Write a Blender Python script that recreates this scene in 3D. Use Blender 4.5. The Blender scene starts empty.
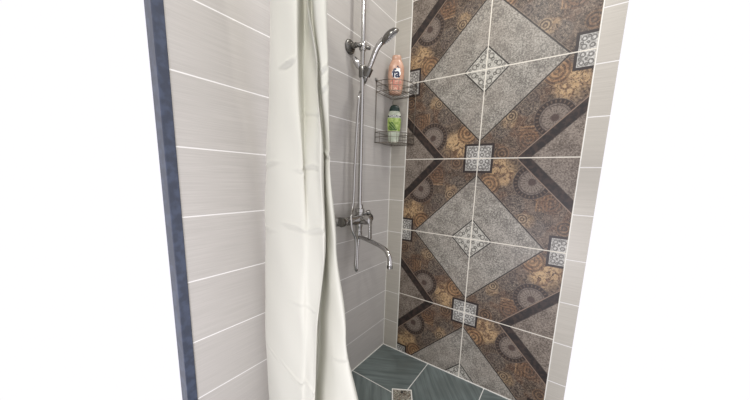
import bpy, bmesh, math, random
from mathutils import Vector, Matrix, Euler
random.seed(4)
sc = bpy.context.scene
COL = sc.collection
PI = math.pi

# ------------------------------------------------------------------ colours
def lin(c):
    r = []
    for v in c:
        v /= 255.0
        r.append(v/12.92 if v <= .04045 else ((v+.055)/1.055)**2.4)
    return (r[0], r[1], r[2], 1.0)

# ------------------------------------------------------------------ node maths
class G:
    def __init__(s, name):
        m = bpy.data.materials.new(name); m.use_nodes = True
        s.m = m; s.t = m.node_tree; s.t.nodes.clear()
        s.out = s.t.nodes.new('ShaderNodeOutputMaterial')
        s.b = s.t.nodes.new('ShaderNodeBsdfPrincipled')
        s.t.links.new(s.b.outputs[0], s.out.inputs[0])
    def put(s, sock, v):
        if isinstance(v, E_): s.t.links.new(v.s, sock)
        else: sock.default_value = v
    def math(s, op, *a, clamp=False):
        n = s.t.nodes.new('ShaderNodeMath'); n.operation = op; n.use_clamp = clamp
        for i, v in enumerate(a): s.put(n.inputs[i], v)
        return E_(s, n.outputs[0])
    def pos(s):
        n = s.t.nodes.new('ShaderNodeTexCoord')
        x = s.t.nodes.new('ShaderNodeSeparateXYZ'); s.t.links.new(n.outputs['Object'], x.inputs[0])
        return [E_(s, o) for o in x.outputs], E_(s, n.outputs['Object'])
    def vec(s, x, y, z=0.0):
        n = s.t.nodes.new('ShaderNodeCombineXYZ')
        for i, v in enumerate((x, y, z)): s.put(n.inputs[i], v)
        return E_(s, n.outputs[0])
    def noise(s, v, scale, detail=2.0, rough=.5, dist=0.0):
        n = s.t.nodes.new('ShaderNodeTexNoise'); s.put(n.inputs['Vector'], v)
        n.inputs['Scale'].default_value = scale; n.inputs['Detail'].default_value = detail
        n.inputs['Roughness'].default_value = rough; n.inputs['Distortion'].default_value = dist
        return E_(s, n.outputs[0])
    def voro(s, v, scale, feature='F1'):
        n = s.t.nodes.new('ShaderNodeTexVoronoi'); n.feature = feature; s.put(n.inputs['Vector'], v)
        n.inputs['Scale'].default_value = scale
        return E_(s, n.outputs['Distance'])
    def mix(s, f, a, b):
        n = s.t.nodes.new('ShaderNodeMix'); n.data_type = 'RGBA'
        s.put(n.inputs[0], f); s.put(n.inputs[6], a); s.put(n.inputs[7], b)
        return E_(s, n.outputs[2])
    def bump(s, h, strength=.3, dist=.002):
        n = s.t.nodes.new('ShaderNodeBump'); s.put(n.inputs['Height'], h)
        n.inputs['Strength'].default_value = strength; n.inputs['Distance'].default_value = dist
        s.t.links.new(n.outputs[0], s.b.inputs['Normal'])
    def step(s, lo, hi, x):      # smooth 0..1
        n = s.t.nodes.new('ShaderNodeMapRange'); n.interpolation_type = 'SMOOTHSTEP'
        s.put(n.inputs[0], x); n.inputs[1].default_value = lo; n.inputs[2].default_value = hi
        n.inputs[3].default_value = 0; n.inputs[4].default_value = 1
        return E_(s, n.outputs[0])
    def band(s, lo, hi, x, e=.01):   # 1 inside lo..hi
        return s.step(lo-e, lo+e, x) * (1 - s.step(hi-e, hi+e, x))
class E_:
    def __init__(s, g, so): s.g = g; s.s = so
    def __add__(a, b): return a.g.math('ADD', a, b)
    __radd__ = __add__
    def __sub__(a, b): return a.g.math('SUBTRACT', a, b)
    def __rsub__(a, b): return a.g.math('SUBTRACT', b, a)
    def __mul__(a, b): return a.g.math('MULTIPLY', a, b)
    __rmul__ = __mul__
    def __truediv__(a, b): return a.g.math('DIVIDE', a, b)

def simple(name, col, rough=.4, metal=0.0, **kw):
    g = G(name); g.b.inputs['Base Color'].default_value = lin(col)
    g.b.inputs['Roughness'].default_value = rough; g.b.inputs['Metallic'].default_value = metal
    for k, v in kw.items(): g.b.inputs[k.replace('_', ' ')].default_value = v
    return g.m

# room figures (metres)
TW, TH, SX, Z4 = .3998, .4, .1005, .3844       # accent tile width, height, left margin, height of the lowest joint
LZ, LH = 1.1431, .1924                         # wall joints on the plain tile
FT = .318                                      # floor tile
RX = .97                                       # right end of the back wall
WY = -1.083                                    # free end of the left wall

def plain_tile(name, axis, tint=(206, 199, 193), zbase=LZ):
    """Cream wall tile with fine horizontal weave; axis = index of the horizontal coordinate"""
    g = G(name); (x, y, z), P = g.pos()
    h = (x, y)[axis]
    k = (z - zbase) / LH
    fr = g.math('FRACT', k + 40.0)
    dz = g.math('ABSOLUTE', g.math('PINGPONG', k + 40.0, .5)) * LH      # 0 at joints
    joint = 1 - g.step(.0012, .0024, dz)
    v = g.vec(h * 7.0, 0.0, z * 420.0)
    n = g.noise(v, 1.0, 3, .6)
    n2 = g.noise(g.vec(h * 2.0, 0.0, z * 60.0), 1.0, 2)
    n3 = g.noise(P, 2.2, 2)
    f = g.step(.32, .68, n * .75 + n2 * .25)
    c = tuple(tint)
    a = tuple(max(0, v_ - 8) for v_ in c); b = tuple(min(255, v_ + 5) for v_ in c)
    tile = g.mix(f, lin(a), lin(b))
    tile = g.mix(g.step(.35, .7, n3) * .35, tile, lin((c[0]-12, c[1]-12, c[2]-12)))
    g.put(g.b.inputs['Base Color'], g.mix(joint, tile, lin((226, 224, 220))))
    g.put(g.b.inputs['Roughness'], .34 + joint * .4)
    g.bump((1 - joint) * 1.0 + n * .16, .35, .0012)
    return g.m

def accent():
    g = G('ornate_tile'); (x, y, z), P = g.pos()
    X = (x - SX) / TW; Z = 4.0 - (z - Z4) / TH
    U = g.math('PINGPONG', X + 9.0, 1.0); V = g.math('PINGPONG', Z + 9.0, 1.0)   # 0 on odd joints
    odd = g.math('MODULO', g.math('FLOOR', X + 10) + g.math('FLOOR', Z + 10), 2.0)
    odd = g.math('GREATER_THAN', odd, .5)
    p = odd * U + (1 - odd) * V
    q = odd * V + (1 - odd) * U
    d = p + q; e = q - p
    cell = g.math('FLOOR', X + 10) * 3.1 + g.math('FLOOR', Z + 10) * 7.7
    W = g.vec(p + cell, q)                                   # tile space for noises
    fine = g.noise(P, 150, 3, .75, .6)
    mid = g.noise(P, 16, 3, .6)
    big = g.noise(P, 5, 2)
    weave = g.noise(P, 48, 2, .5, 2.5)
    # grey stone
    grey = g.mix(g.step(.40, .60, fine * .72 + mid * .28), lin((92, 87, 79)), lin((170, 165, 154)))
    grey = g.mix(g.band(.47, .52, weave, .012) * .55, grey, lin((96, 91, 84)))
    grey = g.mix(g.step(.4, .7, big) * .3, grey, lin((150, 140, 128)))
    # little engraved marks in the grey, near the squares
    def ring(cu, cv, r, wd, uu=p, vv=q, e_=.006):
        du, dv = uu - cu, vv - cv
        rr = g.math('SQRT', du*du + dv*dv)
        return g.band(r-wd, r+wd, rr, e_), rr, du, dv
    for cu, cv, r in ((.10, .56, .028), (.06, .50, .02), (.56, .11, .03), (.30, .36, .02)):
        m, *_ = ring(cu, cv, r, .007)
        grey = g.mix(m * .6, grey, lin((92, 88, 82)))
    lines = g.band(.62, .74, g.math('MAXIMUM', U, V)) * g.math('GREATER_THAN', g.math('SINE', g.math('MAXIMUM', U, V) * 150.0), .3)
    grey = g.mix(lines * (1 - g.step(.08, .1, g.math('MINIMUM', U, V))) * .45, grey, lin((98, 94, 86)))
    # brown ornament
    scr = g.noise(P, 130, 2, .6, 1.2)                        # fine scrollwork
    br = g.mix(g.step(.40, .60, mid), lin((52, 40, 33)), lin((92, 77, 66)))
    br = g.mix(g.step(.5, .62, g.noise(P, 11, 2, .5, 1.0)) * .7, br, lin((84, 56, 38)))
    def blob(cu, cv, sr, k=.5):
        du, dv = p - cu, q - cv
        return 1 - g.step(sr*k, sr, g.math('SQRT', du*du + dv*dv))
    slate = g.math('MAXIMUM', blob(.44, .47, .13, .8), blob(.68, .22, .12, .8))
    br = g.mix(slate * .8, br, g.mix(g.step(.4, .6, scr), lin((52, 45, 41)), lin((94, 86, 79))))
    strip = g.band(.66, .80, p, .008) * g.band(.42, .60, q, .01)
    br = g.mix(strip * .75, br, g.mix(g.step(-.2, .5, g.math('SINE', p * 190.0)), lin((78, 52, 34)), lin((146, 112, 78))))
    gm = g.math('MAXIMUM', blob(.27, .84, .21), blob(.14, .70, .12))
    gm = g.math('MAXIMUM', gm, blob(.60, .30, .10) * .5)
    gold_c = g.mix(g.step(.38, .56, g.noise(P, 34, 3, .6, 1.5)), lin((96, 66, 42)), lin((190, 158, 114)))
    br = g.mix(gm * .85, br, gold_c)
    fil = g.band(.46, .52, g.noise(P, 66, 2, .5, 3.0), .012)
    br = g.mix(fil * .5, br, lin((158, 140, 118)))
    br = g.mix((1 - g.step(.38, .46, scr)) * .75, br, lin((30, 22, 18)))
    br = g.mix(g.step(.58, .66, scr) * .35, br, lin((176, 158, 134)))
    # scrolls: concentric arcs, darker and lighter lines
    for cu, cv, r, lam, c1, c2, k in ((.15, .70, .125, .042, (150, 114, 80), (74, 50, 34), .7), (.545, .315, .065, .03, (160, 140, 112), (72, 58, 48), .75),
                              (.80, .52, .12, .040, (116, 84, 62), (62, 46, 36), .5), (.36, .50, .07, .03, (108, 94, 84), (56, 46, 42), .5),
                              (.95, .26, .08, .036, (128, 100, 74), (58, 44, 36), .6), (.40, .95, .09, .036, (126, 108, 88), (62, 50, 42), .5)):
        du, dv = p - cu, q - cv
        rr = g.math('SQRT', du*du + dv*dv)
        ins = 1 - g.step(r-.006, r+.006, rr)
        waves = g.step(-.3, .4, g.math('SINE', rr * (2*PI/lam) + 1.0))
        cc = g.mix(waves, lin(c2), lin(c1))
        cc = g.mix((1 - g.step(.40, .50, scr)) * .6, cc, lin((40, 28, 22)))
        br = g.mix(ins * k, br, cc)
    # medallion
    du, dv = p - .60, q - .735
    rr = g.math('SQRT', du*du + dv*dv); ang = g.math('ARCTAN2', dv, du)
    med = g.mix(g.step(.42, .58, fine), lin((78, 68, 61)), lin((122, 110, 100)))
    med = g.mix(g.step(-.2, .6, g.math('SINE', ang * 22.0)) * g.band(.045, .115, rr, .006) * .5, med, lin((142, 130, 116)))
    med = g.mix(g.band(.140, .186, rr, .006), med, lin((46, 35, 30)))
    med = g.mix(g.band(.150, .176, rr, .004) * g.step(.2, .7, g.math('SINE', ang * 26.0)) * .6, med, lin((112, 94, 78)))
    med = g.mix(g.band(.118, .126, rr, .005) * .7, med, lin((66, 54, 47)))
    med = g.mix((1 - g.step(.03, .045, rr)) * .8, med, lin((62, 44, 38)))
    br = g.mix(1 - g.step(.186, .194, rr), br, med)
    # assemble along the diagonal
    col = g.mix(g.step(.796, .806, d), grey, br)
    col = g.mix(g.band(.788, .806, d, .004), col, lin((30, 24, 21)))
    col = g.mix(g.band(.812, .818, d, .004) * .5, col, lin((150, 134, 116)))
    bandc = g.mix(g.step(.42, .62, g.noise(P, 40, 3, .6)), lin((30, 23, 20)), lin((56, 43, 37)))
    bandc = g.mix(g.band(1.408, 1.422, d, .004), bandc, lin((134, 114, 98)))
    col = g.mix(g.step(1.402, 1.412, d), col, bandc)
    grey2 = g.mix(g.step(.40, .60, fine * .7 + mid * .3), lin((82, 72, 63)), lin((142, 131, 119)))
    col = g.mix(g.step(1.548, 1.566, d), col, grey2)
    # small scrollwork diamond on the odd joints
    sc_c = g.mix(g.step(.42, .6, fine), lin((150, 147, 137)), lin((196, 193, 182)))
    dk = lin((58, 55, 50))
    for cu, cv, r in ((.045, .135, .026), (.135, .045, .026), (.062, .098, .014), (.098, .062, .014), (.03, .04, .014), (.018, .185, .012), (.185, .018, .012)):
        m, *_ = ring(cu, cv, r, .0055, U, V)
        sc_c = g.mix(m * .85, sc_c, dk)
    col = g.mix(1 - g.step(.236, .242, d), col, sc_c)
    col = g.mix(g.band(.236, .256, d, .004), col, lin((40, 36, 32)))
    # squares on the even joints: a, b = distances from the (0,1) and (1,0) corners
    for uu, vv in ((p, 1 - q), (1 - p, q)):
        mx = g.math('MAXIMUM', uu, vv)
        s = g.mix(g.step(.42, .6, fine), lin((150, 147, 140)), lin((205, 203, 196)))
        for cu, cv, r in ((.035, .105, .020), (.105, .035, .020), (.108, .108, .018), (.040, .040, .018), (.075, .075, .008), (.070, .125, .010), (.125, .070, .010)):
            m, *_ = ring(cu, cv, r, .0058, uu, vv)
            s = g.mix(m * .85, s, lin((62, 59, 55)))
        s = g.mix(g.step(.143, .149, mx), s, lin((38, 28, 25)))
        s = g.mix(g.band(.133, .138, mx, .002) * .7, s, lin((80, 74, 68)))
        col = g.mix(1 - g.step(.171, .176, mx), col, s)
    # joints
    jx = g.math('PINGPONG', X + 10, .5) * TW; jz = g.math('PINGPONG', Z + 10, .5) * TH
    joint = 1 - g.step(.0014, .0028, g.math('MINIMUM', jx, jz))
    col = g.mix(joint, col, lin((222, 216, 202)))
    g.put(g.b.inputs['Base Color'], col)
    g.put(g.b.inputs['Roughness'], .36 + joint * .3 + fine * .12)
    g.bump((1 - joint) + fine * .25, .35, .0012)
    return g.m

def floor_mat():
    g = G('slate_floor_tile'); (x, y, z), P = g.pos()
    X = x / FT; Y = y / .3166
    odd = g.math('GREATER_THAN', g.math('MODULO', g.math('FLOOR', X + 10) + g.math('FLOOR', Y + 10), 2.0), .5)
    def streak(a):
        c, s = math.cos(a), math.sin(a)
        u = x * c + y * s; v = y * c - x * s
        wob = g.noise(g.vec(u * 3.0, v * 3.0), 1.0, 1)
        return g.noise(g.vec(u * 3.0, v * 50.0 + wob * 1.0), 1.0, 4, .6)
    n = odd * streak(math.radians(28)) + (1 - odd) * streak(math.radians(-52))
    cloud = g.noise(P, 6, 2)
    c = g.mix(g.step(.3, .7, n), lin((88, 98, 96)), lin((118, 128, 126)))
    c = g.mix(g.step(.4, .7, cloud) * .4, c, lin((84, 90, 87)))
    j = g.math('MINIMUM', g.math('PINGPONG', X + 10, .5) * FT, g.math('PINGPONG', Y + 10, .5) * .3166)
    joint = 1 - g.step(.0014, .0026, j)
    g.put(g.b.inputs['Base Color'], g.mix(joint, c, lin((226, 226, 220))))
    g.put(g.b.inputs['Roughness'], .32 + joint * .4)
    g.bump((1 - joint) + n * .2, .3, .0012)
    return g.m

def grate_mat():
    g = G('mottled_drain_insert'); (x, y, z), P = g.pos()
    a = g.noise(P, 70, 3, .6, 2.0)
    c = g.mix(g.step(.42, .58, a), lin((76, 72, 62)), lin((180, 178, 164)))
    c = g.mix(g.band(.45, .5, g.noise(P, 38, 2, .5, 2), .02) * .8, c, lin((104, 78, 62)))
    g.put(g.b.inputs['Base Color'], c); g.b.inputs['Roughness'].default_value = .5
    return g.m

def cloth_mat():
    g = G('cream_curtain_cloth'); (x, y, z), P = g.pos()
    n = g.noise(g.vec(x*260, y*260, z*200), 1.0, 2)
    g.b.inputs['Base Color'].default_value = lin((203, 202, 190))
    g.b.inputs['Roughness'].default_value = .55
    g.b.inputs['Sheen Weight'].default_value = .15
    n2 = g.noise(P, 9, 2)
    g.bump(n * .05 + n2 * .8, .25, .006)
    tr = g.t.nodes.new('ShaderNodeBsdfTranslucent'); tr.inputs[0].default_value = lin((206, 204, 188))
    mx = g.t.nodes.new('ShaderNodeMixShader'); mx.inputs[0].default_value = .16
    g.t.links.new(g.b.outputs[0], mx.inputs[1]); g.t.links.new(tr.outputs[0], mx.inputs[2])
    g.t.links.new(mx.outputs[0], g.out.inputs[0])
    return g.m

def chrome_mat(name='chrome', c=(186, 184, 181), r=.09):
    g = G(name); _, P = g.pos()
    g.b.inputs['Base Color'].default_value = lin(c); g.b.inputs['Metallic'].default_value = 1
    g.put(g.b.inputs['Roughness'], r + g.noise(P, 30, 2) * .08)
    return g.m

def bottle_mat(name, lo, hi, rough=.3, scale=40):
    g = G(name); _, P = g.pos()
    g.put(g.b.inputs['Base Color'], g.mix(g.step(.4, .65, g.noise(P, scale, 2)), lin(lo), lin(hi)))
    g.b.inputs['Roughness'].default_value = rough
    return g.m

M = dict(
    left=plain_tile('cream_tile_left', 1, (182, 178, 172)), strip=plain_tile('cream_tile_back', 0, (184, 179, 168)),
    accent=accent(), floor=floor_mat(), grate=grate_mat(), cloth=cloth_mat(),
    chrome=chrome_mat(), dchrome=chrome_mat('dark_chrome', (120, 118, 114), .22),
    steel=chrome_mat('wire_steel', (120, 112, 102), .3),
    face=simple('spray_face_grey', (120, 124, 124), .4), black=simple('rubber_black', (30, 30, 30), .5),
    plaster=simple('ceiling_white', (226, 224, 220), .8), grout=simple('white_grout', (228, 226, 218), .7),
    frame=bottle_mat('dark_blue_frame', (52, 58, 72), (64, 72, 90), .4),
    peach=bottle_mat('peach_plastic', (184, 142, 118), (198, 158, 134)), peach2=simple('peach_cap', (186, 146, 122), .3),
    navy=simple('navy_ink', (24, 34, 66), .4), white=simple('white_label', (236, 236, 232), .4),
    petal=bottle_mat('pink_print', (196, 120, 104), (232, 196, 172), .4, 70),
    dgreen=simple('dark_green_cap', (14, 40, 32), .3), gbody=bottle_mat('pale_bottle', (170, 178, 158), (192, 196, 178), .25),
    lime=bottle_mat('lime_label', (120, 146, 62), (162, 180, 104), .35, 60), leaf=simple('leaf_print', (60, 92, 34), .4),
    lamp=simple('lamp_housing', (220, 220, 220), .4),
)

# ------------------------------------------------------------------ mesh helpers
def link(name, bm, m, parent=None, smooth=True, loc=None):
    me = bpy.data.meshes.new(name)
    bmesh.ops.recalc_face_normals(bm, faces=bm.faces) if not getattr(bm, 'keep', False) else None
    bm.to_mesh(me); bm.free()
    for f in me.polygons: f.use_smooth = smooth
    ms = m if isinstance(m, (list, tuple)) else [m]
    for k in ms: me.materials.append(k)
    o = bpy.data.objects.new(name, me); COL.objects.link(o)
    if parent: o.parent = parent
    if loc: o.location = loc
    return o
def thing(name, label, cat, loc=(0, 0, 0), rz=0, group=None):
    o = bpy.data.objects.new(name, None); COL.objects.link(o); o.empty_display_size = .05
    o.location = loc; o.rotation_euler = (0, 0, rz); tag(o, label, cat, group)
    return o
def tag(o, label, cat, group=None):
    o['label'] = label; o['category'] = cat
    if group: o['group'] = group
    return o
def struct(o): o['kind'] = 'structure'; return o
def box(bm, lo, hi, bev=0.0, mi=0):
    r = bmesh.ops.create_cube(bm, size=1)
    for v in r['verts']:
        v.co = Vector([(lo[i]+hi[i])/2 + v.co[i]*(hi[i]-lo[i]) for i in range(3)])
    fs = {f for v in r['verts'] for f in v.link_faces}
    for f in fs: f.material_index = mi
    if bev:
        bmesh.ops.bevel(bm, geom=list({e for f in fs for e in f.edges}), offset=bev, segments=3, affect='EDGES', profile=.5)
def smooth_path(pts, n=8):
    P = [Vector(p) for p in pts]; P = [2*P[0]-P[1]] + P + [2*P[-1]-P[-2]]; out = []
    for i in range(1, len(P)-2):
        for k in range(n):
            t = k/n; a, b, c, d = P[i-1:i+3]
            out.append(.5*((2*b) + (c-a)*t + (2*a-5*b+4*c-d)*t*t + (-a+3*b-3*c+d)*t**3))
    out.append(P[-2]); return out
def tube(bm, pts, r, seg=12, closed=False, ribs=0.0):
    """swept round tube; r number or list; parallel transport frames"""
    pts = [Vector(p) for p in pts]; n = len(pts)
    T = []
    for i in range(n):
        a = pts[(i-1) % n] if closed or i > 0 else pts[i]; b = pts[(i+1) % n] if closed or i < n-1 else pts[i]
        T.append((b-a).normalized())
    up = Vector((0, 0, 1)) if abs(T[0].z) < .9 else Vector((1, 0, 0))
    N = T[0].cross(up).normalized(); rings = []
    for i in range(n):
        N = (N - T[i]*N.dot(T[i])).normalized(); B = T[i].cross(N)
        rr = r[i] if isinstance(r, (list, tuple)) else r
        if ribs and i % 2: rr -= ribs
        rings.append([bm.verts.new(pts[i] + (N*math.cos(a) + B*math.sin(a))*rr) for a in [2*PI*k/seg for k in range(seg)]])
    for i in range(n if closed else n-1):
        A, Bq = rings[i], rings[(i+1) % n]
        for k in range(seg): bm.faces.new((A[k], A[(k+1) % seg], Bq[(k+1) % seg], Bq[k]))
    if not closed:
        bm.faces.new(rings[0][::-1]); bm.faces.new(rings[-1])
def lathe(bm, prof, origin, axis, seg=32, sy=1.0):
    """prof: (radius, distance along axis)"""
    ax = Vector(axis).normalized(); up = Vector((0, 0, 1)) if abs(ax.z) < .9 else Vector((0, 1, 0))
    a = ax.cross(up).normalized(); b = ax.cross(a); O = Vector(origin); rings = []
    for r, h in prof:
        r = max(r, 1e-5)
        rings.append([bm.verts.new(O + ax*h + a*(r*math.cos(t)) + b*(r*sy*math.sin(t))) for t in [2*PI*k/seg for k in range(seg)]])
    for A, B in zip(rings, rings[1:]):
        for k in range(seg): bm.faces.new((A[k], A[(k+1) % seg], B[(k+1) % seg], B[k]))
    bm.faces.new(rings[0][::-1]); bm.faces.new(rings[-1])
def new(): return bmesh.new()
def autosmooth(o, ang=40):
    me = o.data
    import numpy as np
    me.set_sharp_from_angle(angle=math.radians(ang)); return o

# ------------------------------------------------------------------ the setting
bm = new(); box(bm, (-.04, WY, -.0), (0, 0, 2.5)); struct(link('wall_left', bm, M['left'], smooth=False))
bm = new()
box(bm, (-.1, 0, 0), (SX, .1, 2.5), mi=0); box(bm, (SX, 0, 0), (SX+2*TW, .1, 2.5), mi=1); box(bm, (SX+2*TW, 0, 0), (RX, .1, 2.5), mi=0)
struct(link('wall_back', bm, [M['strip'], M['accent']], smooth=False))
bm = new(); box(bm, (-.04, -2.0, -.1), (RX, .1, 0)); struct(link('floor', bm, M['floor'], smooth=False))
bm = new(); box(bm, (-.04, -2.0, 2.5), (RX, .1, 2.56)); struct(link('ceiling', bm, M['plaster'], smooth=False))
# joints where the planes meet and beside the ornate panel
bm = new(); box(bm, (0, -.0022, .002), (.003, 0, 2.5)); struct(link('trim_1', bm, M['grout'], smooth=False))
bm = new(); box(bm, (SX-.0035, -.0015, 0.002), (SX+.001, 0, 2.5)); struct(link('trim_2', bm, M['grout'], smooth=False))
bm = new(); box(bm, (SX+2*TW-.001, -.0015, 0.002), (SX+2*TW+.0025, 0, 2.5)); struct(link('trim_3', bm, M['grout'], smooth=False))
bm = new(); box(bm, (0, -.004, 0), (RX, 0, .004)); struct(link('trim_4', bm, M['grout'], smooth=False))
bm = new(); box(bm, (0, WY, 0), (.0035, -.004, .004)); struct(link('trim_5', bm, M['grout'], smooth=False))
# dark upright frame that closes the free end of the left wall
bm = new(); box(bm, (-.042, WY-.027, 0), (.004, WY, 2.5), .002); struct(link('trim_6', bm, M['frame'], smooth=False))

# ------------------------------------------------------------------ floor drain
t = thing('floor_drain', 'small square shower drain with patterned insert set in the grey floor tiles', 'drain', (.3195, -.3125, 0), math.radians(31.3))
h = .051
bm = new()
for a, b in (((-h, -h), (h, -h+.006)), ((-h, h-.006), (h, h)), ((-h, -h+.006), (-h+.006, h-.006)), ((h-.006, -h+.006), (h, h-.006))):
    box(bm, (a[0], a[1], -.002), (b[0], b[1], .0025), .0006)
link('frame', bm, M['grout'], t, False)
bm = new(); k = h-.007
box(bm, (-k, -k, -.002), (k, k, .0015), .0006)
link('insert', bm, M['grate'], t, False)
bm = new(); box(bm, (-.006, k*.55, .001), (.006, k*.8, .0028), .001); link('lift_slot', bm, M['black'], t, False)

# ------------------------------------------------------------------ shower curtain on its rod
def interp(a, x):
    if x <= a[0][0]: return a[0][1]
    for (x0, y0), (x1, y1) in zip(a, a[1:]):
        if x <= x1:
            t_ = (x-x0)/(x1-x0); t_ = t_*t_*(3-2*t_); return y0 + (y1-y0)*t_
    return a[-1][1]
# fold lines of the hanging cloth: (height, [(X, Y) of each ridge and valley])
ROWS = [
 (1.485, [(0.0785, -0.825), (0.1294, -0.87), (0.2251, -0.918), (0.3064, -0.925), (0.2720, -0.872), (0.2840, -0.872), (0.3326, -0.918), (0.3158, -0.885), (0.3589, -0.912), (0.3812, -0.9), (0.3206, -0.85)]),
 (1.310, [(0.0592, -0.825), (0.1102, -0.87), (0.217, -0.918), (0.3019, -0.925), (0.2805, -0.878), (0.3225, -0.878), (0.3641, -0.918), (0.3457, -0.888), (0.3767, -0.908), (0.3848, -0.9), (0.3242, -0.85)]),
 (1.116, [(0.0379, -0.825), (0.0836, -0.87), (0.2125, -0.918), (0.3122, -0.928), (0.3121, -0.912), (0.3555, -0.908), (0.3876, -0.922), (0.3533, -0.882), (0.3736, -0.895), (0.3856, -0.895), (0.3282, -0.85)]),
 (0.902, [(0.0203, -0.825), (0.0653, -0.87), (0.2076, -0.918), (0.3177, -0.93), (0.3417, -0.924), (0.3864, -0.928), (0.4079, -0.932), (0.3569, -0.88), (0.3818, -0.892), (0.4047, -0.89), (0.3461, -0.84)]),
 (0.664, [(0.012, -0.825), (0.0509, -0.87), (0.1971, -0.918), (0.3145, -0.935), (0.3436, -0.932), (0.3737, -0.938), (0.3869, -0.938), (0.3363, -0.885), (0.4019, -0.9), (0.4461, -0.89), (0.3913, -0.84)]),
 (0.398, [(0.012, -0.825), (0.0534, -0.87), (0.1854, -0.918), (0.3059, -0.94), (0.334, -0.938), (0.367, -0.945), (0.3791, -0.945), (0.3221, -0.885), (0.4337, -0.905), (0.5040, -0.89), (0.4497, -0.84)]),
]

top, bot = ROWS[0][1], ROWS[-1][1]
ROWS = [(1.97, [(.03 + x*.85, -.90 + (y+.90)*.8) for x, y in top])] + ROWS + [(.03, [(x*1.03, y) for x, y in bot])]
NU, NZ = 10, 480
NK = len(ROWS[0][1])
tab = [[[(-z, pts[k][c]) for z, pts in ROWS] for c in (0, 1)] for k in range(NK)]
# pressed marks: (height, first fold, last fold, depth)
MARKS = [(1.355, 2.0, 3.1, .009), (1.325, 7.6, 9.2, .007), (1.285, 7.6, 9.2, .006), (1.105, .6, 2.4, .004), (1.095, 2.6, 5.6, .006), (1.13, 6.6, 9.3, .005),
         (.94, 2.0, 6.2, .006), (.915, .8, 2.0, .004), (.50, 2.0, 5.9, .006), (.485, .8, 2.0, .003), (.60, 7.8, 9.2, .005), (1.23, 3.2, 5.8, .003), (.73, 2.4, 5.4, .003)]
bm = new(); grid = []
for j in range(NZ+1):
    z = 1.97 + (.03-1.97)*j/NZ
    cp = [Vector((interp(tab[k][0], -z), interp(tab[k][1], -z), z)) for k in range(NK)]
    path = smooth_path(cp, NU); row = []
    for i, p_ in enumerate(path):
        u = i/NU
        dy = .0022*math.sin(z*6.3+u*2.1) + .0010*math.sin(z*27+u*3.3) + .0016*math.sin(z*13 - u*1.7)
        dx = .0018*math.sin(z*9+u*1.3)
        for zc, a, b, am in MARKS:
            on = max(0, min(1, (u-a)/.5)) * max(0, min(1, (b-u)/.5))
            if on:
                zz = z - zc - .006*math.sin(u*2.3 + zc*9) - .002*(u-a)
                dy -= .62*on*(am*math.exp(-(zz/.0042)**2) - am*.6*math.exp(-((zz+.010)/.006)**2))
        row.append(bm.verts.new((max(.008, p_.x+dx), p_.y+dy, z)))
    grid.append(row)
for a, b in zip(grid, grid[1:]):
    for k in range(len(a)-1): bm.faces.new((a[k], a[k+1], b[k+1], b[k]))
cur = link('shower_curtain', bm, M['cloth'])
tag(cur, 'cream cloth shower curtain bunched against the plain tiled left wall', 'curtain')
t = thing('curtain_rod', 'chrome rod above the frame that carries the cream curtain', 'curtain rod', (0, -.90, 2.0))
bm = new(); tube(bm, [(0.001, 0, 0), (RX, 0, 0)], .0125, 20); link('pole', bm, M['chrome'], t)
bm = new(); lathe(bm, [(.028, 0), (.028, .006), (.016, .014), (.016, .02)], (0, 0, 0), (1, 0, 0)); autosmooth(link('flange', bm, M['chrome'], t))
for k in range(7):
    bm = new(); pts = [(0, math.cos(a)*.02, -.008+math.sin(a)*.023) for a in [2*PI*i/20 for i in range(20)]]
    tube(bm, pts, .0016, 6, True)
    r_ = link('curtain_ring', bm, M['chrome'], None, loc=(.06 + k*.038, -.90, 2.0))
    tag(r_, 'chrome ring that hangs the cream curtain on its rod', 'curtain ring', 'curtain rings on the rod')

# ------------------------------------------------------------------ shower set
BX, BY = .055, -.353                        # riser axis
ZM = .875                                   # mixer height
t = col_t = thing('shower_column', 'chrome shower column on the plain wall: mixer tap, long spout, upright rail and hose', 'shower', (0, BY-.012, ZM))
MX = .062
def mp(x, y, z): return (x, y, z)
bm = new(); lathe(bm, [(.006, -.126), (.019, -.124), (.0215, -.11), (.0215, -.05), (.024, -.03), (.0255, 0), (.024, .03), (.0215, .05), (.0215, .07), (.019, .086), (.006, .088)], (MX, 0, 0), (0, 1, 0))
autosmooth(link('body', bm, M['chrome'], t))
for s in (-1, 1):
    bm = new(); y = -.122 if s < 0 else .084
    lathe(bm, [(.031, .0005), (.032, .004), (.027, .012), (.017, .018), (.017, .03), (.021, .031), (.0215, .043), (.016, .046), (.016, MX-.01)], (0, y, 0), (1, 0, 0))
    w_ = autosmooth(link('wall_flange', bm, M['chrome'], t))
    bm = new(); lathe(bm, [(.0225, 0), (.024, .003), (.024, .015), (.0225, .018)], (MX-.0325, y, 0), (1, 0, 0), 6); link('union_nut', bm, M['chrome'], w_, False)
    bm = new(); lathe(bm, [(.0225, 0), (.0225, .012), (.018, .016), (.004, .017)], (MX, (-.116 if s < 0 else .078), 0), (0, s, 0)); autosmooth(link('end_cap', bm, M['dchrome'], t))
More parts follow.
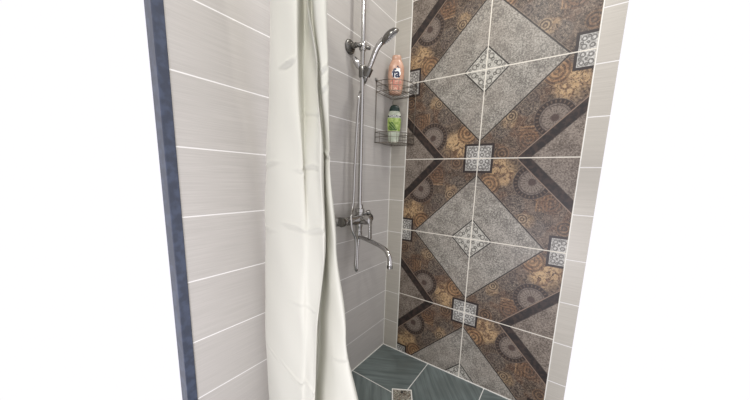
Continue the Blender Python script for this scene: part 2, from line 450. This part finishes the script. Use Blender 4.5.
# riser seat above and spout socket below the body
bm = new(); lathe(bm, [(.016, 0), (.019, .018), (.019, .026), (.0235, .028), (.0235, .044), (.017, .047), (.0145, .062), (.0125, .066)], (MX-.004, .010, .008), (0, 0, 1)); autosmooth(link('diverter', bm, M['chrome'], t))
bm = new(); lathe(bm, [(.018, 0), (.019, .02), (.0165, .024), (.0165, .045), (.0185, .047), (.0185, .075), (.016, .082), (.006, .084)], (MX, 0, -.012), (0, 0, -1)); autosmooth(link('spout_socket', bm, M['chrome'], t))
bm = new(); lathe(bm, [(.007, 0), (.007, .02), (.011, .021), (.0125, .026), (.0125, .034), (.010, .038), (.003, .039)], (MX+.01, .016, .028), (.55, .8, .15)); autosmooth(link('diverter_knob', bm, M['dchrome'], t))
bm = new(); lathe(bm, [(.021, 0), (.0225, .012), (.0225, .036), (.020, .046), (.019, .056), (.010, .06), (.002, .061)], (MX+.012, .0, .002), (1, 0, 0)); cart = autosmooth(link('cartridge_cap', bm, M['chrome'], t))
bm = new()
L = [(MX+.050, 0, .016), (MX+.062, .0, .010), (MX+.068, 0, -.006), (MX+.069, 0, -.04), (MX+.071, 0, -.086)]
sp = smooth_path(L, 6)
prev = None
for i, c in enumerate(sp):
    u = i/(len(sp)-1); wv = .0145 - .003*u; th = .0055 - .0015*u
    tdir = (sp[min(i+1, len(sp)-1)] - sp[max(i-1, 0)]).normalized(); nn = tdir.cross(Vector((0, 1, 0))).normalized()
    ring = [bm.verts.new(c + Vector((0, 1, 0))*(wv*math.copysign(abs(math.cos(a))**.5, math.cos(a))) + nn*(th*math.copysign(abs(math.sin(a))**.5, math.sin(a)))) for a in [2*PI*k/16 for k in range(16)]]
    if prev:
        for k in range(16): bm.faces.new((prev[k], prev[(k+1) % 16], ring[(k+1) % 16], ring[k]))
    else: bm.faces.new(ring)
    prev = ring
bm.faces.new(prev)
autosmooth(link('lever', bm, M['chrome'], t), 50)
# swivel spout
A = Vector((MX, 0, -.082)); TIP = Vector((.335, -.135, -.083))
dr = (TIP-A); dh = Vector((dr.x, dr.y, 0)).normalized()
pts = [A + Vector((0, 0, .012)), A + dh*.006, A + dh*.05 + Vector((0, 0, .001)), A + dh*.16 + Vector((0, 0, .002)), A + dh*.225 + Vector((0, 0, 0)), A + dh*.265 + Vector((0, 0, -.008)), A + dh*.290 + Vector((0, 0, -.028)), A + dh*.297 + Vector((0, 0, -.052)), A + dh*.297 + Vector((0, 0, -.064))]
bm = new(); tube(bm, smooth_path(pts, 8), .0098, 20); spo = autosmooth(link('spout', bm, M['chrome'], t), 50)
e_ = A + dh*.297 + Vector((0, 0, -.060))
bm = new(); lathe(bm, [(.0112, 0), (.0118, .002), (.0118, .012), (.010, .013), (.003, .0125)], e_, (0, 0, -1)); autosmooth(link('aerator', bm, M['dchrome'], spo))

ox, oy, oz = BX, BY, ZM+.068
before = {o_.name for o_ in COL.objects}
bm = new(); tube(bm, [(0, 0, .0), (0, 0, 2.28-oz)], .0098, 20); autosmooth(link('pole', bm, M['chrome'], t), 60)
zb = 1.648-oz
br = None
bm = new(); lathe(bm, [(.030, .0003), (.031, .004), (.029, .008), (.024, .010), (.022, .016), (.012, .018), (.011, .04)], (-BX, -.028, zb), (1, .0, 0))
br = autosmooth(link('wall_bracket', bm, M['dchrome'], t))
bm = new(); lathe(bm, [(.014, -.017), (.016, -.013), (.016, .013), (.014, .017)], (0, 0, zb), (0, 0, 1)); autosmooth(link('clamp', bm, M['chrome'], br))
bm = new(); tube(bm, smooth_path([(-.02, -.028, zb), (-.006, -.022, zb), (0, -.004, zb)], 5), .0095, 14); link('arm', bm, M['dchrome'], br)
bm = new(); lathe(bm, [(.006, .01), (.007, .02), (.0085, .022), (.0085, .034), (.003, .036)], (0, 0, zb), (.6, .8, 0)); autosmooth(link('screw_knob', bm, M['dchrome'], br))
zs = 1.545-oz
bm = new(); lathe(bm, [(.0145, -.024), (.0165, -.02), (.0165, .02), (.0145, .024)], (0, 0, zs), (0, 0, 1)); sl = autosmooth(link('slider', bm, M['dchrome'], t))
bm = new(); lathe(bm, [(.007, 0), (.0075, .012), (.0125, .022), (.0135, .045), (.010, .062), (.003, .066)], (-.006, -.004, zs+.004), (-.45, -.22, .86)); autosmooth(link('slider_lever', bm, M['chrome'], sl))
# cradle that grips the handset
HD = Vector((.554, -.129, .785)).normalized()            # handle direction, up and away from the wall
CR = Vector((.027, .004, zs-.004))
bm = new(); tube(bm, [(0.008, 0, zs), CR - Vector((.008, 0, 0))], .0095, 12); lathe(bm, [(.0145, -.018), (.018, -.016), (.0195, .016), (.0175, .018)], CR, HD); autosmooth(link('cradle', bm, M['dchrome'], sl))

for o_ in list(COL.objects):
    if o_.parent == t and o_.name not in before: o_.location = Vector((BX, .012, .068))
# hand shower
ORG = Vector((ox, oy, oz)) + CR
t = thing('hand_shower', 'chrome hand shower head resting in its holder on the vertical rail', 'shower head', ORG)
Lh = .150
P0 = -HD*.030
side = Vector((0, 0, 1)) - HD*HD.z; side.normalize()
H1 = Vector((.80, .17, .50)).normalized()
pts = [P0, HD*.0, HD*.05, HD*.090, HD*.108 + H1*.010, HD*.112 + H1*.028]
sp = smooth_path(pts, 6)
rad = [.0098 + .0035*min(1, i/(len(sp)-1)) for i in range(len(sp))]
bm = new(); tube(bm, sp, rad, 20); autosmooth(link('handle', bm, M['chrome'], t), 50)
FN = (Vector((.409, .521, -.781))).normalized()
along = (H1 - FN*H1.dot(FN)).normalized()
HC = sp[-1] + along*.028 + FN*.004
bm = new(); lathe(bm, [(.002, -.018), (.016, -.017), (.030, -.012), (.039, -.004), (.042, .003), (.041, .008), (.035, .0085)], HC, FN, 36); autosmooth(link('head_shell', bm, M['dchrome'], t), 50)
bm = new(); lathe(bm, [(.035, .006), (.035, .0095), (.031, .0105), (.003, .0105)], HC, FN, 36); fc = autosmooth(link('spray_face', bm, M['face'], t))
aa = FN.cross(Vector((0, 1, 0))).normalized(); bb = FN.cross(aa)
bm = new()
for r_, n_ in ((.008, 5), (.017, 10), (.026, 15)):
    for i in range(n_):
        a = 2*PI*i/n_; lathe(bm, [(.0017, .010), (.0013, .0125)], HC + aa*(r_*math.cos(a)) + bb*(r_*math.sin(a)), FN, 6)
o = link('nozzles', bm, M['white'], fc, False); o['label'] = 'pale rubber spray nozzles'; 
# hose
S = ORG + P0
W3 = lambda x, y, z: Vector((x, y, z))
hp = [S + HD*.004, S - HD*.035 + W3(0, 0, -.012), W3(.060, -.378, 1.43), W3(.056, -.386, 1.30), W3(.052, -.392, 1.12), W3(.052, -.396, 1.00), W3(.060, -.412, .935), W3(.086, -.452, .895), W3(.094, -.455, .845), W3(.092, -.425, .790), W3(.085, -.412, .71), W3(.080, -.408, .655), W3(.078, -.396, .628), W3(.072, -.385, .650), W3(.064, -.374, .72), W3(.062, BY-.012, .782)]
bm = new(); tube(bm, smooth_path(hp, 26), .0068, 12, ribs=.0008)
o = link('hose', bm, M['chrome'], col_t); o.location = -Vector((0, BY-.012, ZM)); o['label'] = 'ribbed chrome hose'
bm = new(); lathe(bm, [(.0088, -.014), (.0105, -.012), (.0115, .010), (.009, .014)], P0 - HD*.006, HD, 16); autosmooth(link('conical_nut', bm, M['dchrome'], t))

# ------------------------------------------------------------------ corner caddy
t = thing('corner_shelf', 'two-tier wire corner shelf holding bottles where the plain and ornate walls meet', 'shelf', (0, 0, 1.262))
RA = .172; RB = .150
def arc(r, z, n=20, inset=.006):
    return [Vector((inset + (r-inset)*math.sin(a), -inset - (r-inset)*math.cos(a), z)) for a in [PI/2*i/n for i in range(n+1)]]
def outline(z, n=20, sq=2.6):
    # rounded-square front between the two walls
    pts = []
    for i in range(n+1):
        a = PI/2*i/n; c, s = math.cos(a), math.sin(a); k = (c**sq + s**sq)**(-1/sq)
        pts.append(Vector((.006 + (RB-.006)*s*k, -.006 - (RA-.006)*c*k, z)))
    return pts
for zt in (0.0, .252):
    bm = new()
    for dz, rr in ((.0, .0017), (.028, .0012), (.052, .0017)):
        o_ = outline(zt+dz); tube(bm, o_ + [Vector((.006, -.006, zt+dz))], rr, 8, True)
    tr = link('basket_rim', bm, M['steel'], t)
    bm = new()
    for i in range(1, 8):
        x = .006 + i*(RB-.012)/8; col_ = [p_ for p_ in outline(zt, 80) if p_.x >= x]
        yy = col_[0].y if col_ else -.02
        tube(bm, [Vector((x, -.006, zt)), Vector((x, yy, zt))], .0010, 6)
    link('shelf_wires', bm, M['steel'], t)
    bm = new(); ol = outline(zt, 8)
    bm.free()
    for i in (1, 3, 4, 5, 7):
        bm = new(); p_ = ol[i]; tube(bm, [p_, p_ + Vector((0, 0, .052))], .0011, 6)
        link('basket_upright', bm, M['steel'], t)
for x, y in ((.006, -RA+.002), (RB-.002, -.006), (.006, -.006)):
    bm = new(); tube(bm, [(x, y, -.004), (x, y, .318)], .0017, 8); link('post', bm, M['steel'], t)
for x, y, ax in ((.001, -RA+.002, (1, 0, 0)), (RB-.002, -.001, (0, -1, 0))):
    bm = new(); lathe(bm, [(.009, 0), (.009, .003), (.005, .005), (.004, .007)], (x if x > .01 else 0.0, y if y < -.01 else 0.0, .312), ax, 16); autosmooth(link('wall_fixing', bm, M['dchrome'], t))

# ------------------------------------------------------------------ bottles
def sup(bm, rows, seg=36, ex=2.6, mi=None):
    """stack of superellipse rings: (z, halfwidth, halfdepth)"""
    prev = None; 
    for z, a, b in rows:
        ring = []
        for k in range(seg):
            th = 2*PI*k/seg; c, s = math.cos(th), math.sin(th)
            ring.append(bm.verts.new((a*math.copysign(abs(c)**(2/ex), c), b*math.copysign(abs(s)**(2/ex), s), z)))
        if prev:
            for k in range(seg): bm.faces.new((prev[k], prev[(k+1) % seg], ring[(k+1) % seg], ring[k]))
        else: bm.faces.new(ring[::-1])
        prev = ring
    bm.faces.new(prev)
def rows_at(rows, z):
    for r0, r1 in zip(rows, rows[1:]):
        if r0[0] <= z <= r1[0]:
            u = (z-r0[0])/(r1[0]-r0[0]+1e-9); return [r0[i]+(r1[i]-r0[i])*u for i in (1, 2)]
    return rows[-1][1:]
def dense(rows, n=8):
    P = smooth_path([Vector(r) for r in rows], n); return [(p_.x, max(p_.y, .001), max(p_.z, .001)) for p_ in P]
def patch(rows, z0, z1, shape, nx=24, nz=24, ex=2.6, off=.0006):
    """thin label hugging the front (-y) of a bottle; shape(u, v) -> inside, u, v in -1..1"""
    bm = new(); vv = {}
    def P(i, j):
        if (i, j) in vv: return vv[i, j]
        z = z0 + (z1-z0)*j/nz; a, b = rows_at(rows, z); a += off; b += off
        x = (-1 + 2*i/nx)*.93*a; y = -b*(1-abs(x/a)**ex)**(1/ex)
        vv[i, j] = bm.verts.new((x, y, z)); return vv[i, j]
    for i in range(nx):
        for j in range(nz):
            if shape(-1+2*(i+.5)/nx, -1+2*(j+.5)/nz): bm.faces.new((P(i, j), P(i+1, j), P(i+1, j+1), P(i, j+1)))
    return bm
def text(body, size, rows, cx, cz, m, parent, name, off=.0012, bold=.0, ex=2.6):
    cu = bpy.data.curves.new(name, 'FONT'); cu.body = body; cu.size = size; cu.align_x = 'CENTER'; cu.align_y = 'CENTER'
    cu.offset = bold; cu.resolution_u = 3
    o = bpy.data.objects.new(name, cu); COL.objects.link(o)
    dg = bpy.context.evaluated_depsgraph_get(); me = bpy.data.meshes.new_from_object(o.evaluated_get(dg))
    COL.objects.unlink(o); bpy.data.objects.remove(o)
    for v in me.vertices:
        x, z = v.co.x+cx, v.co.y+cz; a, b = rows_at(rows, z); a += off; b += off
        x_ = max(-.97*a, min(.97*a, x)); v.co = Vector((x_, -b*(1-abs(x_/a)**ex)**(1/ex), z))
    me.materials.clear(); me.materials.append(m)
    q = bpy.data.objects.new(name, me); COL.objects.link(q); q.parent = parent
    return q
RZ = math.radians(34)
t = thing('shower_gel_bottle', 'peach shower gel bottle with navy lettering on the upper wire shelf', 'bottle', (.060, -.072, 1.262+.252+.0025), RZ)
rows = dense([(0, .026, .016), (.004, .031, .019), (.03, .037, .022), (.09, .042, .024), (.130, .0405, .024), (.152, .034, .021), (.166, .027, .018)])
bm = new(); sup(bm, rows); autosmooth(link('body', bm, M['peach'], t), 50)
bm = new(); sup(bm, [(.1655, .0255, .0175), (.167, .026, .018), (.185, .0235, .0165), (.190, .0215, .015), (.1915, .018, .012)]); autosmooth(link('cap', bm, M['peach2'], t))
link('printed_patch', patch(rows, .012, .075, lambda u, v: abs(u) < .8 and (u*u*1.1+(v*.9)**2 < .9) and math.sin(u*9+v*7)*math.sin(v*11-u*5) > -.15, 30, 30), M['petal'], t)
link('white_patch', patch(rows, .070, .128, lambda u, v: (u*1.5)**2+(v*1.05)**2 < .75 or ((u-.3)*3)**2+((v-.55)*2)**2 < .5), M['white'], t)
text('fa', .058, rows, -.001, .098, M['navy'], t, 'lettering', .0014, .0018)
bm = new()
for dx, dz, r_ in ((.006, .132, .004), (.012, .126, .003)):
    a, b = rows_at(rows, dz); lathe(bm, [(r_, 0), (r_, .001)], (dx, -b*(1-abs(dx/a)**2.6)**(1/2.6)-.0004, dz), (0, -1, 0), 14)
link('dot_emblem', bm, M['navy'], t, False)

t = thing('shampoo_bottle', 'pale green shampoo bottle with dark green cap on the lower wire shelf', 'bottle', (.064, -.080, 1.262+.0025), RZ)
rows2 = dense([(0, .022, .016), (.004, .026, .019), (.04, .031, .021), (.09, .037, .023), (.135, .037, .023), (.156, .032, .021), (.164, .029, .019)])
bm = new(); sup(bm, rows2); autosmooth(link('body', bm, M['gbody'], t), 50)
bm = new(); sup(bm, dense([(.1635, .0285, .0185), (.166, .029, .019), (.180, .027, .018), (.193, .019, .013), (.198, .006, .005)], 4)); autosmooth(link('cap', bm, M['dgreen'], t), 60)
link('front_label', patch(rows2, .062, .128, lambda u, v: True), M['lime'], t)
link('leaf_print', patch(rows2, .066, .112, lambda u, v: (abs(u+.32+v*.25) < .42*(1-v*.5) and v < .8 and math.sin(u*14+v*9) > -.65) or (abs(u+.05) < .5 and v < -.72), 30, 30, off=.0012), M['leaf'], t)
link('name_band', patch(rows2, .1285, .146, lambda u, v: abs(v) < .62 - .25*u*u or False, 30, 14, off=.0010), M['black'], t)
text('PALMOLIVE', .0105, rows2, 0, .137, M['white'], t, 'lettering', .0018, .0002)

# ------------------------------------------------------------------ light
w = bpy.data.worlds.new('daylight'); sc.world = w; w.use_nodes = True
w.node_tree.nodes['Background'].inputs[0].default_value = (1.02, 1.0, 1.06, 1)
w.node_tree.nodes['Background'].inputs[1].default_value = 1.0
def lamp(name, loc, size, power, col=(1, .96, .9)):
    l = bpy.data.lights.new(name, 'AREA'); l.shape = 'DISK'; l.size = size; l.energy = power; l.color = col
    o = bpy.data.objects.new(name, l); o.location = loc; COL.objects.link(o); return o
lamp('ceiling_lamp', (.62, -.22, 2.44), .09, 6, (1, .98, .93))
lamp('room_lamp', (.66, -1.35, 2.44), .10, 13, (1, .98, .94))
fill = lamp('fill_light', (.75, -1.95, .45), .6, 12, (.94, .91, 1.0))  # added cool fill behind the camera, brightens the lower left wall and curtain
fill.rotation_euler = (Vector((.05, -.85, .35)) - fill.location).to_track_quat('-Z', 'Y').to_euler()

# ------------------------------------------------------------------ camera
cam = bpy.data.cameras.new('camera'); co = bpy.data.objects.new('camera', cam); COL.objects.link(co)
F = Vector((-0.56423259, 0.80923747, -0.16363467)); R_ = Vector((0.81698541, 0.57584098, 0.03069218)); U_ = Vector((-0.11906481, 0.11636961, 0.98604345))
m3 = Matrix((R_, U_, -F)).transposed()
co.matrix_world = Matrix.Translation((.8721, -1.3888, 1.0764)) @ m3.to_4x4()
cam.sensor_width = 36; cam.lens = 271.905/750*36; cam.shift_y = 22.968/750; cam.clip_start = .02
sc.camera = co
sc.view_settings.view_transform = 'Standard'; sc.view_settings.look = 'None'
sc.view_settings.gamma = 1; sc.view_settings.use_curve_mapping = False
sc.view_settings.exposure = 0.0
